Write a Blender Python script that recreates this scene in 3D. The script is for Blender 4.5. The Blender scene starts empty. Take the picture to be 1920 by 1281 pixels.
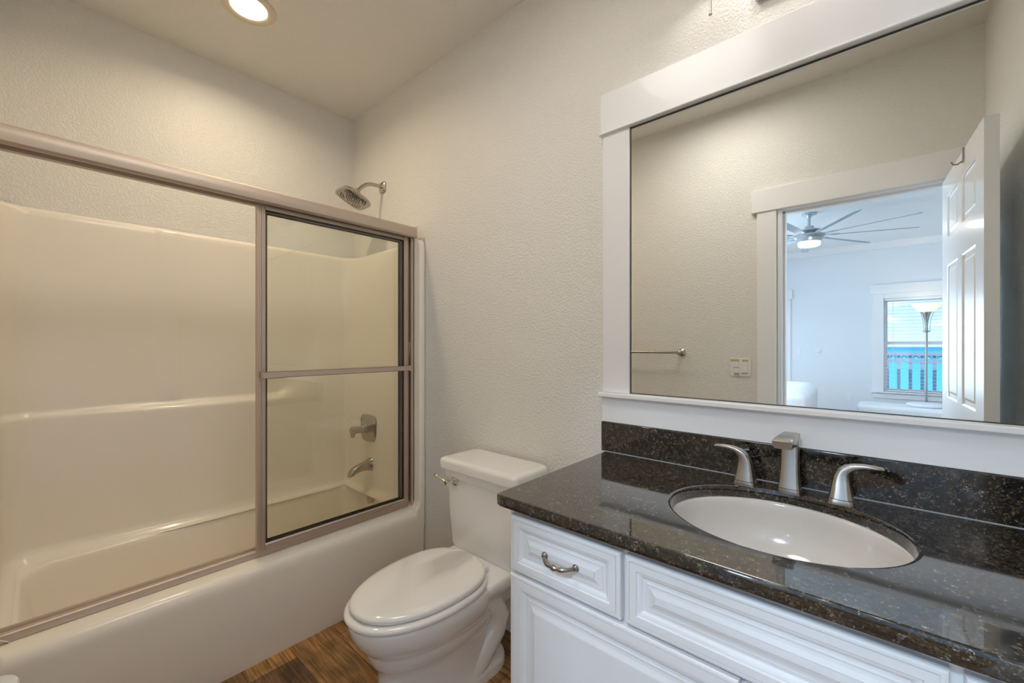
import bpy, bmesh, math, random
from mathutils import Vector, Matrix
random.seed(7)
PI = math.pi
S = bpy.context.scene
COL = S.collection

# ------------------------------------------------------------------ camera
cam_d = bpy.data.cameras.new('camera')
cam = bpy.data.objects.new('camera', cam_d); COL.objects.link(cam)
cam.location = (2.6166, -1.3816, 1.2595)
cam.rotation_euler = (PI/2, 0, 0.7222)
cam_d.sensor_width = 36.0
cam_d.lens = 783.72/1920*36.0
cam_d.shift_y = (646.68-640.5)/1920
cam_d.clip_start = 0.02; cam_d.clip_end = 8000
S.camera = cam

# ------------------------------------------------------------------ colour management
S.view_settings.view_transform = 'Standard'
S.view_settings.look = 'None'
S.view_settings.exposure = 0.68
S.view_settings.gamma = 1.0
S.view_settings.use_curve_mapping = False
S.cycles.use_denoising = True
S.cycles.max_bounces = 14
S.cycles.diffuse_bounces = 7
S.cycles.glossy_bounces = 8
S.cycles.transmission_bounces = 8
S.cycles.transparent_max_bounces = 16
S.cycles.sample_clamp_indirect = 6.0
S.cycles.blur_glossy = 0.5

# ------------------------------------------------------------------ world: sky over the sea with soft clouds
W = bpy.data.worlds.new('sky'); S.world = W; W.use_nodes = True
nt = W.node_tree; nt.nodes.clear()
def WN(t, **k):
    n = nt.nodes.new(t)
    for a, b in k.items(): setattr(n, a, b)
    return n
w_tc = WN('ShaderNodeTexCoord'); w_sep = WN('ShaderNodeSeparateXYZ')
nt.links.new(w_tc.outputs['Generated'], w_sep.inputs[0])
w_gr = WN('ShaderNodeValToRGB')
e = w_gr.color_ramp.elements
e[0].position = 0.0; e[0].color = (0.62, 0.82, 1.0, 1)
e[1].position = 0.5; e[1].color = (0.16, 0.36, 0.86, 1)
x_ = e.new(0.13); x_.color = (0.34, 0.60, 1.0, 1)
nt.links.new(w_sep.outputs['Z'], w_gr.inputs[0])
w_map = WN('ShaderNodeMapping'); w_map.inputs['Scale'].default_value = (3.0, 3.0, 9.0)
nt.links.new(w_tc.outputs['Generated'], w_map.inputs[0])
w_no = WN('ShaderNodeTexNoise'); w_no.inputs['Scale'].default_value = 2.2; w_no.inputs['Detail'].default_value = 6
nt.links.new(w_map.outputs[0], w_no.inputs['Vector'])
w_cr = WN('ShaderNodeValToRGB'); w_cr.color_ramp.elements[0].position = 0.60; w_cr.color_ramp.elements[1].position = 0.72
nt.links.new(w_no.outputs['Fac'], w_cr.inputs[0])
w_mx = WN('ShaderNodeMixRGB'); w_mx.inputs['Color2'].default_value = (1, 1, 1, 1)
nt.links.new(w_cr.outputs[0], w_mx.inputs['Fac']); nt.links.new(w_gr.outputs[0], w_mx.inputs['Color1'])
w_bg = WN('ShaderNodeBackground'); w_bg.inputs['Strength'].default_value = 1.0
nt.links.new(w_mx.outputs[0], w_bg.inputs['Color'])
w_out = WN('ShaderNodeOutputWorld'); nt.links.new(w_bg.outputs[0], w_out.inputs[0])

# ------------------------------------------------------------------ daylight at the bedroom's glazed openings
def area(name, loc, direction, sx, sy, power, color, spread=None):
    d = bpy.data.lights.new(name, 'AREA'); d.shape = 'RECTANGLE'; d.size = sx; d.size_y = sy
    d.energy = power; d.color = color
    if spread: d.spread = spread
    o = bpy.data.objects.new(name, d); COL.objects.link(o); o.location = loc
    o.rotation_euler = Vector(direction).to_track_quat('-Z', 'Y').to_euler()
    return o
DAY = (0.66, 0.82, 1.0)
area('daylight_balcony_door', (0.95, -6.95, 1.05), (0, 1, 0), 0.85, 1.9, 60, DAY)
area('daylight_side_window', (-0.80, -4.0, 1.35), (1, 0, 0), 2.6, 1.7, 105, DAY)

sun_d = bpy.data.lights.new('sun', 'SUN'); sun_d.energy = 2.4; sun_d.angle = 0.01; sun_d.color = (1.0, 0.96, 0.90)
sun = bpy.data.objects.new('sun', sun_d); COL.objects.link(sun); sun.location = (2, 6, 9)
sun.rotation_euler = Vector((0.25, -0.60, -0.76)).to_track_quat('-Z', 'Y').to_euler()   # high behind the house: lights sea and railing only

# ------------------------------------------------------------------ materials
def mat(name, color, rough=0.5, metal=0.0, spec=0.5, coat=0.0, coat_rough=0.05, bump=None, emit=None, estr=0.0):
    """bump = (scale, strength, distance, detail)"""
    m = bpy.data.materials.new(name); m.use_nodes = True
    n = m.node_tree; b = n.nodes['Principled BSDF']
    b.inputs['Base Color'].default_value = (*color, 1)
    b.inputs['Roughness'].default_value = rough
    b.inputs['Metallic'].default_value = metal
    b.inputs['Specular IOR Level'].default_value = spec
    b.inputs['Coat Weight'].default_value = coat
    b.inputs['Coat Roughness'].default_value = coat_rough
    if emit:
        b.inputs['Emission Color'].default_value = (*emit, 1); b.inputs['Emission Strength'].default_value = estr
    if bump:
        tc = n.nodes.new('ShaderNodeTexCoord'); no = n.nodes.new('ShaderNodeTexNoise')
        no.inputs['Scale'].default_value = bump[0]; no.inputs['Detail'].default_value = bump[3] if len(bump) > 3 else 2
        bp = n.nodes.new('ShaderNodeBump'); bp.inputs['Strength'].default_value = bump[1]; bp.inputs['Distance'].default_value = bump[2]
        n.links.new(tc.outputs['Object'], no.inputs['Vector']); n.links.new(no.outputs['Fac'], bp.inputs['Height'])
        n.links.new(bp.outputs[0], b.inputs['Normal'])
    return m

def orange_peel(name, color, rough, scale, strength):
    """hand textured drywall: rounded splatter islands"""
    m = mat(name, color, rough)
    n = m.node_tree; b = n.nodes['Principled BSDF']
    tc = n.nodes.new('ShaderNodeTexCoord')
    no = n.nodes.new('ShaderNodeTexNoise'); no.inputs['Scale'].default_value = scale; no.inputs['Detail'].default_value = 2.5
    no.inputs['Distortion'].default_value = 0.6
    rp = n.nodes.new('ShaderNodeValToRGB'); rp.color_ramp.elements[0].position = 0.42; rp.color_ramp.elements[1].position = 0.60
    bp = n.nodes.new('ShaderNodeBump'); bp.inputs['Strength'].default_value = strength; bp.inputs['Distance'].default_value = 0.0022
    n.links.new(tc.outputs['Object'], no.inputs['Vector']); n.links.new(no.outputs['Fac'], rp.inputs[0])
    n.links.new(rp.outputs[0], bp.inputs['Height']); n.links.new(bp.outputs[0], b.inputs['Normal'])
    return m

M = {}
M['wall'] = orange_peel('wall_paint', (0.80, 0.785, 0.74), 0.42, 120, 0.6)
M['ceiling'] = orange_peel('ceiling_paint', (0.79, 0.765, 0.71), 0.7, 90, 0.4)
M['bed_wall'] = mat('bedroom_wall_paint', (0.80, 0.83, 0.86), 0.55)
M['bed_ceiling'] = orange_peel('bedroom_ceiling_paint', (0.80, 0.82, 0.84), 0.8, 45, 0.4)
M['trim'] = mat('white_trim_paint', (0.86, 0.86, 0.87), 0.30, coat=0.15)
M['door'] = mat('white_door_paint', (0.84, 0.85, 0.87), 0.24, coat=0.2, bump=(160, 0.12, 0.001))
M['cab'] = mat('cabinet_white_lacquer', (0.84, 0.845, 0.86), 0.32, coat=0.1)
M['tub'] = mat('ivory_gelcoat', (0.89, 0.83, 0.73), 0.30, coat=0.3, coat_rough=0.10)
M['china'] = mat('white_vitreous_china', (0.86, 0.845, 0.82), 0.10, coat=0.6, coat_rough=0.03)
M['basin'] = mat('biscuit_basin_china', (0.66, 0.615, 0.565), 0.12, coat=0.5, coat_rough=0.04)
M['nickel'] = mat('brushed_nickel', (0.50, 0.465, 0.425), 0.25, 1.0)
M['chrome'] = mat('polished_chrome', (0.75, 0.72, 0.68), 0.10, 1.0)
M['frame'] = mat('satin_nickel_anodised_frame', (0.62, 0.525, 0.445), 0.52, 0.9)
M['pull'] = mat('antique_pewter', (0.30, 0.28, 0.26), 0.30, 1.0)
M['dark'] = mat('black_rubber', (0.02, 0.018, 0.015), 0.6)
M['darkgrey'] = mat('dark_groove', (0.10, 0.09, 0.085), 0.7)
M['mirror'] = mat('silvered_glass', (0.90, 0.905, 0.87), 0.0, 1.0)
M['mirror_edge'] = mat('desilvered_mirror_edge', (0.06, 0.065, 0.06), 0.35, 0.6)
M['plastic'] = mat('white_plastic', (0.82, 0.81, 0.78), 0.35)
M['goldtape'] = mat('yellowed_label', (0.55, 0.45, 0.24), 0.6)
M['fan'] = mat('fan_grey_metal', (0.42, 0.47, 0.50), 0.35, 0.7)
M['fan_blade'] = mat('fan_blade_grey', (0.24, 0.30, 0.35), 0.5)
M['linen'] = mat('white_linen', (0.88, 0.89, 0.91), 0.9, bump=(18, 0.25, 0.02, 3))
M['lampmetal'] = mat('brushed_lamp_steel', (0.42, 0.42, 0.40), 0.35, 1.0)
M['bulb'] = mat('glowing_bulb', (1, 1, 1), 0.4, emit=(1.0, 0.95, 0.90), estr=46)
M['can_glow'] = mat('glowing_can_lens', (1, 1, 1), 0.4, emit=(1.0, 0.95, 0.85), estr=6)
M['fill_glow'] = mat('glowing_fill_diffuser', (1, 1, 1), 0.4, emit=(1.0, 0.96, 0.90), estr=1.0)  # diffuser of the added fill lights
M['can_trim'] = mat('cream_can_trim', (0.74, 0.64, 0.48), 0.5)
M['fan_glow'] = mat('glowing_fan_lens', (1, 1, 1), 0.4, emit=(1.0, 0.97, 0.90), estr=6)
M['lamp_glow'] = mat('lit_frosted_bowl', (0.9, 0.86, 0.78), 0.5, emit=(1.0, 0.86, 0.66), estr=0.42)
M['lamp_bulb'] = mat('glowing_lamp_bulb', (1, 1, 1), 0.4, emit=(1.0, 0.85, 0.66), estr=20)
M['caulk'] = mat('grey_caulk', (0.42, 0.42, 0.42), 0.6)
M['plate'] = mat('cool_white_plastic', (0.84, 0.86, 0.88), 0.4)
M['slat'] = mat('white_blind_slat', (0.86, 0.87, 0.88), 0.5)
M['rail'] = mat('grey_painted_railing', (0.36, 0.39, 0.47), 0.5)
M['concrete'] = mat('balcony_deck', (0.55, 0.53, 0.50), 0.9)
M['bin'] = mat('white_bin_plastic', (0.82, 0.81, 0.79), 0.35)

def thin_glass(name, tint):
    m = bpy.data.materials.new(name); m.use_nodes = True; n = m.node_tree; n.nodes.clear()
    tr = n.nodes.new('ShaderNodeBsdfTransparent'); tr.inputs[0].default_value = (*tint, 1)
    gl = n.nodes.new('ShaderNodeBsdfGlossy'); gl.inputs['Roughness'].default_value = 0.0
    fr = n.nodes.new('ShaderNodeFresnel'); fr.inputs[0].default_value = 1.45
    mx = n.nodes.new('ShaderNodeMixShader'); o = n.nodes.new('ShaderNodeOutputMaterial')
    n.links.new(fr.outputs[0], mx.inputs[0]); n.links.new(tr.outputs[0], mx.inputs[1]); n.links.new(gl.outputs[0], mx.inputs[2])
    n.links.new(mx.outputs[0], o.inputs[0])
    return m
M['glass'] = thin_glass('shower_glass', (0.991, 0.994, 0.972))
M['pane'] = thin_glass('window_glass', (0.98, 0.99, 0.99))

def frosted():
    m = bpy.data.materials.new('frosted_shade_glass'); m.use_nodes = True; n = m.node_tree; n.nodes.clear()
    df = n.nodes.new('ShaderNodeBsdfDiffuse'); df.inputs[0].default_value = (0.86, 0.85, 0.83, 1)
    tl = n.nodes.new('ShaderNodeBsdfTranslucent'); tl.inputs[0].default_value = (0.90, 0.88, 0.85, 1)
    gl = n.nodes.new('ShaderNodeBsdfGlossy'); gl.inputs['Roughness'].default_value = 0.15
    m1 = n.nodes.new('ShaderNodeMixShader'); m1.inputs[0].default_value = 0.62; m2 = n.nodes.new('ShaderNodeMixShader'); m2.inputs[0].default_value = 0.06
    o = n.nodes.new('ShaderNodeOutputMaterial')
    n.links.new(df.outputs[0], m1.inputs[1]); n.links.new(tl.outputs[0], m1.inputs[2]); n.links.new(m1.outputs[0], m2.inputs[1]); n.links.new(gl.outputs[0], m2.inputs[2]); n.links.new(m2.outputs[0], o.inputs[0])
    return m
M['frosted'] = frosted()

def granite():
    m = bpy.data.materials.new('black_brown_granite'); m.use_nodes = True; n = m.node_tree; b = n.nodes['Principled BSDF']
    tc = n.nodes.new('ShaderNodeTexCoord')
    v1 = n.nodes.new('ShaderNodeTexVoronoi'); v1.inputs['Scale'].default_value = 420
    n.links.new(tc.outputs['Object'], v1.inputs['Vector'])
    sp = n.nodes.new('ShaderNodeSeparateColor'); n.links.new(v1.outputs['Color'], sp.inputs[0])
    r1 = n.nodes.new('ShaderNodeValToRGB'); r1.color_ramp.interpolation = 'CONSTANT'
    el = r1.color_ramp.elements
    el[0].position = 0; el[0].color = (0.006, 0.006, 0.007, 1)
    el[1].position = 0.36; el[1].color = (0.026, 0.019, 0.013, 1)
    for p, c in ((0.54, (0.052, 0.034, 0.017)), (0.68, (0.026, 0.028, 0.033)), (0.76, (0.090, 0.056, 0.022)), (0.86, (0.055, 0.058, 0.064)), (0.93, (0.125, 0.085, 0.038)), (0.97, (0.15, 0.15, 0.155))):
        q = el.new(p); q.color = (*c, 1)
    n.links.new(sp.outputs[0], r1.inputs[0])
    v2 = n.nodes.new('ShaderNodeTexVoronoi'); v2.inputs['Scale'].default_value = 120
    n.links.new(tc.outputs['Object'], v2.inputs['Vector'])
    sp2 = n.nodes.new('ShaderNodeSeparateColor'); n.links.new(v2.outputs['Color'], sp2.inputs[0])
    r2 = n.nodes.new('ShaderNodeValToRGB'); r2.color_ramp.interpolation = 'CONSTANT'
    e2 = r2.color_ramp.elements; e2[0].position = 0; e2[0].color = (0.35, 0.35, 0.35, 1); e2[1].position = 0.45; e2[1].color = (1, 1, 1, 1)
    q = e2.new(0.93); q.color = (2.2, 2.3, 2.5, 1)
    n.links.new(sp2.outputs[1], r2.inputs[0])
    mx = n.nodes.new('ShaderNodeMixRGB'); mx.blend_type = 'MULTIPLY'; mx.inputs[0].default_value = 1
    n.links.new(r1.outputs[0], mx.inputs[1]); n.links.new(r2.outputs[0], mx.inputs[2])
    n.links.new(mx.outputs[0], b.inputs['Base Color'])
    b.inputs['Roughness'].default_value = 0.07; b.inputs['Specular IOR Level'].default_value = 0.9
    b.inputs['Coat Weight'].default_value = 0.7; b.inputs['Coat Roughness'].default_value = 0.02
    return m
M['granite'] = granite()

def wood_floor():
    m = bpy.data.materials.new('rustic_plank_floor'); m.use_nodes = True; n = m.node_tree; b = n.nodes['Principled BSDF']
    tc = n.nodes.new('ShaderNodeTexCoord')
    mp = n.nodes.new('ShaderNodeMapping'); mp.inputs['Location'].default_value = (0.345, 0.003, 0)
    n.links.new(tc.outputs['Object'], mp.inputs[0])
    br = n.nodes.new('ShaderNodeTexBrick'); br.offset = 0.42; br.inputs['Scale'].default_value = 1
    br.inputs['Brick Width'].default_value = 1.2; br.inputs['Row Height'].default_value = 0.172
    br.inputs['Mortar Size'].default_value = 0.0012; br.inputs['Mortar Smooth'].default_value = 0.2
    br.inputs['Color1'].default_value = (0, 0, 0, 1); br.inputs['Color2'].default_value = (1, 1, 1, 1); br.inputs['Mortar'].default_value = (0, 0, 0, 1)
    n.links.new(mp.outputs[0], br.inputs['Vector'])
    rp = n.nodes.new('ShaderNodeValToRGB'); el = rp.color_ramp.elements
    el[0].position = 0; el[0].color = (0.24, 0.125, 0.05, 1); el[1].position = 1; el[1].color = (0.62, 0.32, 0.10, 1)
    q = el.new(0.5); q.color = (0.42, 0.215, 0.078, 1)
    n.links.new(br.outputs['Color'], rp.inputs[0])
    mp2 = n.nodes.new('ShaderNodeMapping'); mp2.inputs['Scale'].default_value = (6, 95, 1)
    n.links.new(tc.outputs['Object'], mp2.inputs[0])
    no = n.nodes.new('ShaderNodeTexNoise'); no.inputs['Scale'].default_value = 1.0; no.inputs['Detail'].default_value = 7; no.inputs['Distortion'].default_value = 0.5
    n.links.new(mp2.outputs[0], no.inputs['Vector'])
    r2 = n.nodes.new('ShaderNodeValToRGB'); r2.color_ramp.elements[0].position = 0.3; r2.color_ramp.elements[0].color = (0.30, 0.28, 0.26, 1)
    r2.color_ramp.elements[1].position = 0.66; r2.color_ramp.elements[1].color = (1.25, 1.25, 1.25, 1)
    n.links.new(no.outputs['Fac'], r2.inputs[0])
    n3 = n.nodes.new('ShaderNodeTexNoise'); n3.inputs['Scale'].default_value = 7; n3.inputs['Detail'].default_value = 3
    n.links.new(tc.outputs['Object'], n3.inputs['Vector'])
    r3 = n.nodes.new('ShaderNodeValToRGB'); r3.color_ramp.elements[0].position = 0.36; r3.color_ramp.elements[0].color = (0.55, 0.58, 0.60, 1)
    r3.color_ramp.elements[1].position = 0.58; r3.color_ramp.elements[1].color = (1, 1, 1, 1)
    n.links.new(n3.outputs['Fac'], r3.inputs[0])
    last = rp.outputs[0]
    for s_ in (r2.outputs[0], r3.outputs[0]):
        mx = n.nodes.new('ShaderNodeMixRGB'); mx.blend_type = 'MULTIPLY'; mx.inputs[0].default_value = 1
        n.links.new(last, mx.inputs[1]); n.links.new(s_, mx.inputs[2]); last = mx.outputs[0]
    mo = n.nodes.new('ShaderNodeMixRGB'); mo.inputs[2].default_value = (0.03, 0.017, 0.008, 1)
    n.links.new(br.outputs['Fac'], mo.inputs[0]); n.links.new(last, mo.inputs[1])
    n.links.new(mo.outputs[0], b.inputs['Base Color']); b.inputs['Roughness'].default_value = 0.45
    bp = n.nodes.new('ShaderNodeBump'); bp.inputs['Strength'].default_value = 0.25; bp.inputs['Distance'].default_value = 0.001
    n.links.new(no.outputs['Fac'], bp.inputs['Height']); n.links.new(bp.outputs[0], b.inputs['Normal'])
    return m
M['floor'] = wood_floor()

def sea_mat():
    m = mat('turquoise_sea', (0.02, 0.32, 0.46), 0.25)
    n = m.node_tree; b = n.nodes['Principled BSDF']
    tc = n.nodes.new('ShaderNodeTexCoord'); ln = n.nodes.new('ShaderNodeVectorMath'); ln.operation = 'LENGTH'
    n.links.new(tc.outputs['Object'], ln.inputs[0])
    mr = n.nodes.new('ShaderNodeMapRange'); mr.inputs['From Max'].default_value = 4000
    n.links.new(ln.outputs['Value'], mr.inputs[0])
    rp = n.nodes.new('ShaderNodeValToRGB'); el = rp.color_ramp.elements
    el[0].color = (0.16, 0.72, 0.66, 1); el[1].position = 1; el[1].color = (0.03, 0.22, 0.55, 1)
    q = el.new(0.12); q.color = (0.10, 0.62, 0.76, 1); q = el.new(0.35); q.color = (0.06, 0.48, 0.76, 1)
    n.links.new(mr.outputs[0], rp.inputs[0]); n.links.new(rp.outputs[0], b.inputs['Base Color'])
    b.inputs['Specular IOR Level'].default_value = 0.1; b.inputs['Roughness'].default_value = 0.6
    return m
M['sea'] = sea_mat()

# ------------------------------------------------------------------ geometry helpers
class MB:
    def __init__(s): s.v = []; s.f = []
    def add(s, verts, faces):
        o = len(s.v); s.v += [Vector(p) for p in verts]; s.f += [[i+o for i in f] for f in faces]
        return s
    def box(s, a, b):
        x0, y0, z0 = a; x1, y1, z1 = b
        return s.add([(x0,y0,z0),(x1,y0,z0),(x1,y1,z0),(x0,y1,z0),(x0,y0,z1),(x1,y0,z1),(x1,y1,z1),(x0,y1,z1)],
                     [(3,2,1,0),(4,5,6,7),(0,1,5,4),(1,2,6,5),(2,3,7,6),(3,0,4,7)])
    def loft(s, rings, cap0=True, cap1=True, closed=True):
        n = len(rings[0]); o = len(s.v)
        for r in rings: s.v += [Vector(p) for p in r]
        for k in range(len(rings)-1):
            for i in range(n if closed else n-1):
                j = (i+1) % n
                s.f.append([o+k*n+i, o+k*n+j, o+(k+1)*n+j, o+(k+1)*n+i])
        if cap0: s.f.append([o+i for i in range(n)][::-1])
        if cap1: s.f.append([o+(len(rings)-1)*n+i for i in range(n)])
        return s
    def lathe(s, prof, center=(0,0,0), axis=(0,0,1), n=32, cap0=True, cap1=True):
        """prof = [(radius, height)] along axis"""
        q = Vector((0,0,1)).rotation_difference(Vector(axis).normalized()); c = Vector(center)
        rings = [[c + q @ Vector((r*math.cos(2*PI*i/n), r*math.sin(2*PI*i/n), h)) for i in range(n)] for r, h in prof]
        return s.loft(rings, cap0, cap1)
    def cyl(s, a, b, r, n=20, r2=None):
        a = Vector(a); b = Vector(b); d = b-a
        return s.lathe([(r, 0), (r if r2 is None else r2, d.length)], a, d, n)
    def tube(s, pts, rad, n=14, flat=None):
        """swept tube; rad scalar or list; flat=(sx,sy) scales section"""
        P = [Vector(p) for p in pts]; m = len(P)
        R = rad if isinstance(rad, (list, tuple)) else [rad]*m
        T = [(P[min(i+1, m-1)]-P[max(i-1, 0)]).normalized() for i in range(m)]
        up = Vector((0,0,1)) if abs(T[0].z) < 0.9 else Vector((1,0,0))
        u = T[0].cross(up).normalized(); rings = []
        for i in range(m):
            u = (u - T[i]*u.dot(T[i])).normalized(); w = T[i].cross(u)
            sx, sy = flat if flat else (1, 1)
            rings.append([P[i] + (u*math.cos(2*PI*k/n)*sx + w*math.sin(2*PI*k/n)*sy)*R[i] for k in range(n)])
        return s.loft(rings)
    def sphere(s, c, r, n=18, sc=(1,1,1)):
        m = n//2; rings = []
        for k in range(1, m):
            t = PI*k/m
            rings.append([(c[0]+sc[0]*r*math.sin(t)*math.cos(2*PI*i/n), c[1]+sc[1]*r*math.sin(t)*math.sin(2*PI*i/n), c[2]-sc[2]*r*math.cos(t)) for i in range(n)])
        return s.loft(rings)
    def profile_y(s, prof, y0, y1):
        return s.loft([[(x, y0, z) for x, z in prof], [(x, y1, z) for x, z in prof]])
    def profile_x(s, prof, x0, x1):
        return s.loft([[(x0, y, z) for y, z in prof], [(x1, y, z) for y, z in prof]])
    def xform(s, mtx, start=0):
        for i in range(start, len(s.v)): s.v[i] = mtx @ s.v[i]
        return s
    def build(s, name, m, parent=None, smooth=35, bevel=None, seg=2, sub=0):
        off = Vector(parent['_o']) if parent else Vector((0,0,0))
        me = bpy.data.meshes.new(name)
        me.from_pydata([p-off for p in s.v], [], s.f); me.update()
        bm = bmesh.new(); bm.from_mesh(me); bmesh.ops.recalc_face_normals(bm, faces=bm.faces); bm.to_mesh(me); bm.free()
        if smooth:
            me.shade_smooth(); me.set_sharp_from_angle(angle=math.radians(smooth))
        me.materials.append(m)
        o = bpy.data.objects.new(name, me); COL.objects.link(o)
        if parent: o.parent = parent
        o['_o'] = list(off)
        if bevel:
            md = o.modifiers.new('bevel', 'BEVEL'); md.width = bevel; md.segments = seg; md.limit_method = 'ANGLE'; md.angle_limit = math.radians(40)
            md.harden_normals = False
        if sub:
            md = o.modifiers.new('sub', 'SUBSURF'); md.levels = sub; md.render_levels = sub
        return o

def thing(name, label, cat, loc, group=None):
    o = bpy.data.objects.new(name, None); COL.objects.link(o); o.location = loc; o.empty_display_size = 0.05
    o['_o'] = list(loc); o['label'] = label; o['category'] = cat
    if group: o['group'] = group
    return o
def tag(o, label, cat, group=None):
    o['label'] = label; o['category'] = cat
    if group: o['group'] = group
    return o
def struct(o): o['kind'] = 'structure'; return o
def sthing(name, loc):
    o = bpy.data.objects.new(name, None); COL.objects.link(o); o.location = loc; o['_o'] = list(loc); o['kind'] = 'structure'
    o.empty_display_size = 0.05
    return o

def rrect(x0, y0, x1, y1, r, n=8):
    """rounded rectangle outline, counter clockwise, 4*(n+1) points"""
    out = []
    for cx, cy, a in ((x1-r, y1-r, 0), (x0+r, y1-r, 90), (x0+r, y0+r, 180), (x1-r, y0+r, 270)):
        for k in range(n+1):
            t = math.radians(a+90*k/n); out.append((cx+r*math.cos(t), cy+r*math.sin(t)))
    return out
def sq(cx, cy, hx, hy, e=4.0, n=40):
    out = []
    for k in range(n):
        t = 2*PI*k/n; c, s = math.cos(t), math.sin(t)
        out.append((cx+hx*math.copysign(abs(c)**(2/e), c), cy+hy*math.copysign(abs(s)**(2/e), s)))
    return out
def sstep(a, b, x):
    t = max(0, min(1, (x-a)/(b-a))); return t*t*(3-2*t)

def panel_front(mb, x0, x1, z0, z1, yf, rings, plane='y'):
    """moulded door / drawer front facing -y; rings = [(inset, depth behind yf)], first ring is the back edge"""
    R = []
    for ins, d in rings:
        R.append([(x0+ins, yf+d, z0+ins), (x1-ins, yf+d, z0+ins), (x1-ins, yf+d, z1-ins), (x0+ins, yf+d, z1-ins)])
    mb.loft(R)
    return mb

# ------------------------------------------------------------------ room shell
H = 2.74; XR = 2.978; YF = -1.516; YB = -1.636
BX0, BX1, BY = -0.62, 4.25, -6.72
DO0, DO1, DOH = 2.186, 2.896, 2.045
struct(MB().box((-0.9, -6.9, -0.12), (4.4, 0.15, 0)).build('floor', M['floor'], smooth=0))
struct(MB().box((-0.12, YB, H), (XR+0.12, 0.12, H+0.1)).build('ceiling', M['ceiling'], smooth=0))
struct(MB().box((-0.12, 0, 0), (XR+0.12, 0.12, H)).build('wall_back', M['wall'], smooth=0))
struct(MB().box((-0.12, YB, 0), (0, 0, H)).build('wall_left', M['wall'], smooth=0))
struct(MB().box((XR, YB, 0), (XR+0.12, 0, H)).build('wall_right', M['wall'], smooth=0))
wf = MB()
wf.box((0, YB, 0), (DO0-0.02, YF, H)); wf.box((DO1+0.02, YB, 0), (XR, YF, H)); wf.box((DO0-0.02, YB, DOH+0.02), (DO1+0.02, YF, H))
struct(wf.build('wall_front', M['wall'], smooth=0))
# baseboards
def bboard(name, a, b, t=0.014):
    return struct(MB().box(a, b).build(name, M['trim'], bevel=0.004))
bboard('baseboard_back', (0.79, -0.014, 0), (1.90, 0, 0.113))
bboard('baseboard_front', (0.79, YF, 0), (2.061, YF+0.014, 0.113))
bboard('baseboard_right', (XR-0.014, YF+0.03, 0), (XR, -0.60, 0.113))

# door casing (bathroom side) + jamb + bedroom side
tr = sthing('trim_1', (DO0, YF, 0))
MB().box((2.061, YF, 0), (2.160, YF+0.019, 2.050)).build('casing_side', M['trim'], tr, bevel=0.003)
MB().box((DO1, YF, 0), (XR-0.002, YF+0.019, 2.050)).build('casing_side', M['trim'], tr, bevel=0.003)
MB().box((2.031, YF, 2.050), (XR-0.002, YF+0.026, 2.184)).build('casing_head', M['trim'], tr, bevel=0.003)
j = MB(); j.box((DO0-0.02, YB-0.005, 0), (DO0, YF+0.006, DOH)); j.box((DO1, YB-0.005, 0), (DO1+0.02, YF+0.006, DOH)); j.box((DO0-0.02, YB-0.005, DOH), (DO1+0.02, YF+0.006, DOH+0.02))
j.box((DO0, -1.60, 0), (DO0+0.012, -1.555, DOH)); j.box((DO0, -1.60, DOH-0.012), (DO1, -1.555, DOH))
j.build('jamb', M['trim'], tr, bevel=0.002)

# door leaf, open into the bathroom, hinged on the right jamb
dl = sthing('door_1', (2.875, -1.492, 0))
L_, T_ = 0.748, 0.036
leaf = MB()
leaf.box((0.006, 0, 0.012), (T_, L_, 2.028))
F = 0.006   # frame relief
cols = ((0.115, 0.335), (0.415, 0.635)); rows = ((0.20, 0.90), (1.02, 1.62), (1.745, 1.935))
stiles = ((0, 0.115), (0.335, 0.415), (0.635, L_))
for a, b in stiles: leaf.box((0, a, 0.012), (0.0062, b, 2.028))
for a, b in cols:
    for z0, z1 in ((0.012, 0.20), (0.90, 1.02), (1.62, 1.745), (1.935, 2.028)): leaf.box((0, a, z0), (0.0062, b, z1))
for a, b in cols:
    for z0, z1 in rows:
        R = []
        for ins, d in ((0, 0.0), (0.006, 0.003), (0.008, 0.008), (0.016, 0.009), (0.030, 0.003), (0.034, 0.002)):
            R.append([(d, a+ins, z0+ins), (d, b-ins, z0+ins), (d, b-ins, z1-ins), (d, a+ins, z1-ins)])
        leaf.loft(R, cap0=False)
leaf.xform(Matrix.Translation((2.839, -1.494, 0)) @ Matrix.Rotation(math.radians(-3.0), 4, 'Z'))
leaf.build('door_leaf', M['door'], dl, smooth=0)
hk = MB()
hx, hy = 2.862, -1.045      # left face of the leaf at this point
hk.box((hx-0.0035, hy-0.009, 1.975), (hx-0.0010, hy+0.009, 2.0315)); hk.box((hx-0.0035, hy-0.009, 2.0290), (hx+0.030, hy+0.009, 2.0315))
hk.tube([(hx-0.002, hy, 1.982), (hx-0.016, hy, 1.972), (hx-0.028, hy, 1.974), (hx-0.034, hy, 1.986)], 0.0035, 8)
hk.build('coat_hook', M['nickel'], dl)
for z in (0.25, 1.02, 1.80):
    MB().cyl((2.880, -1.505, z), (2.880, -1.505, z+0.09), 0.007, 10).build('hinge', M['nickel'], dl)

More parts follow.
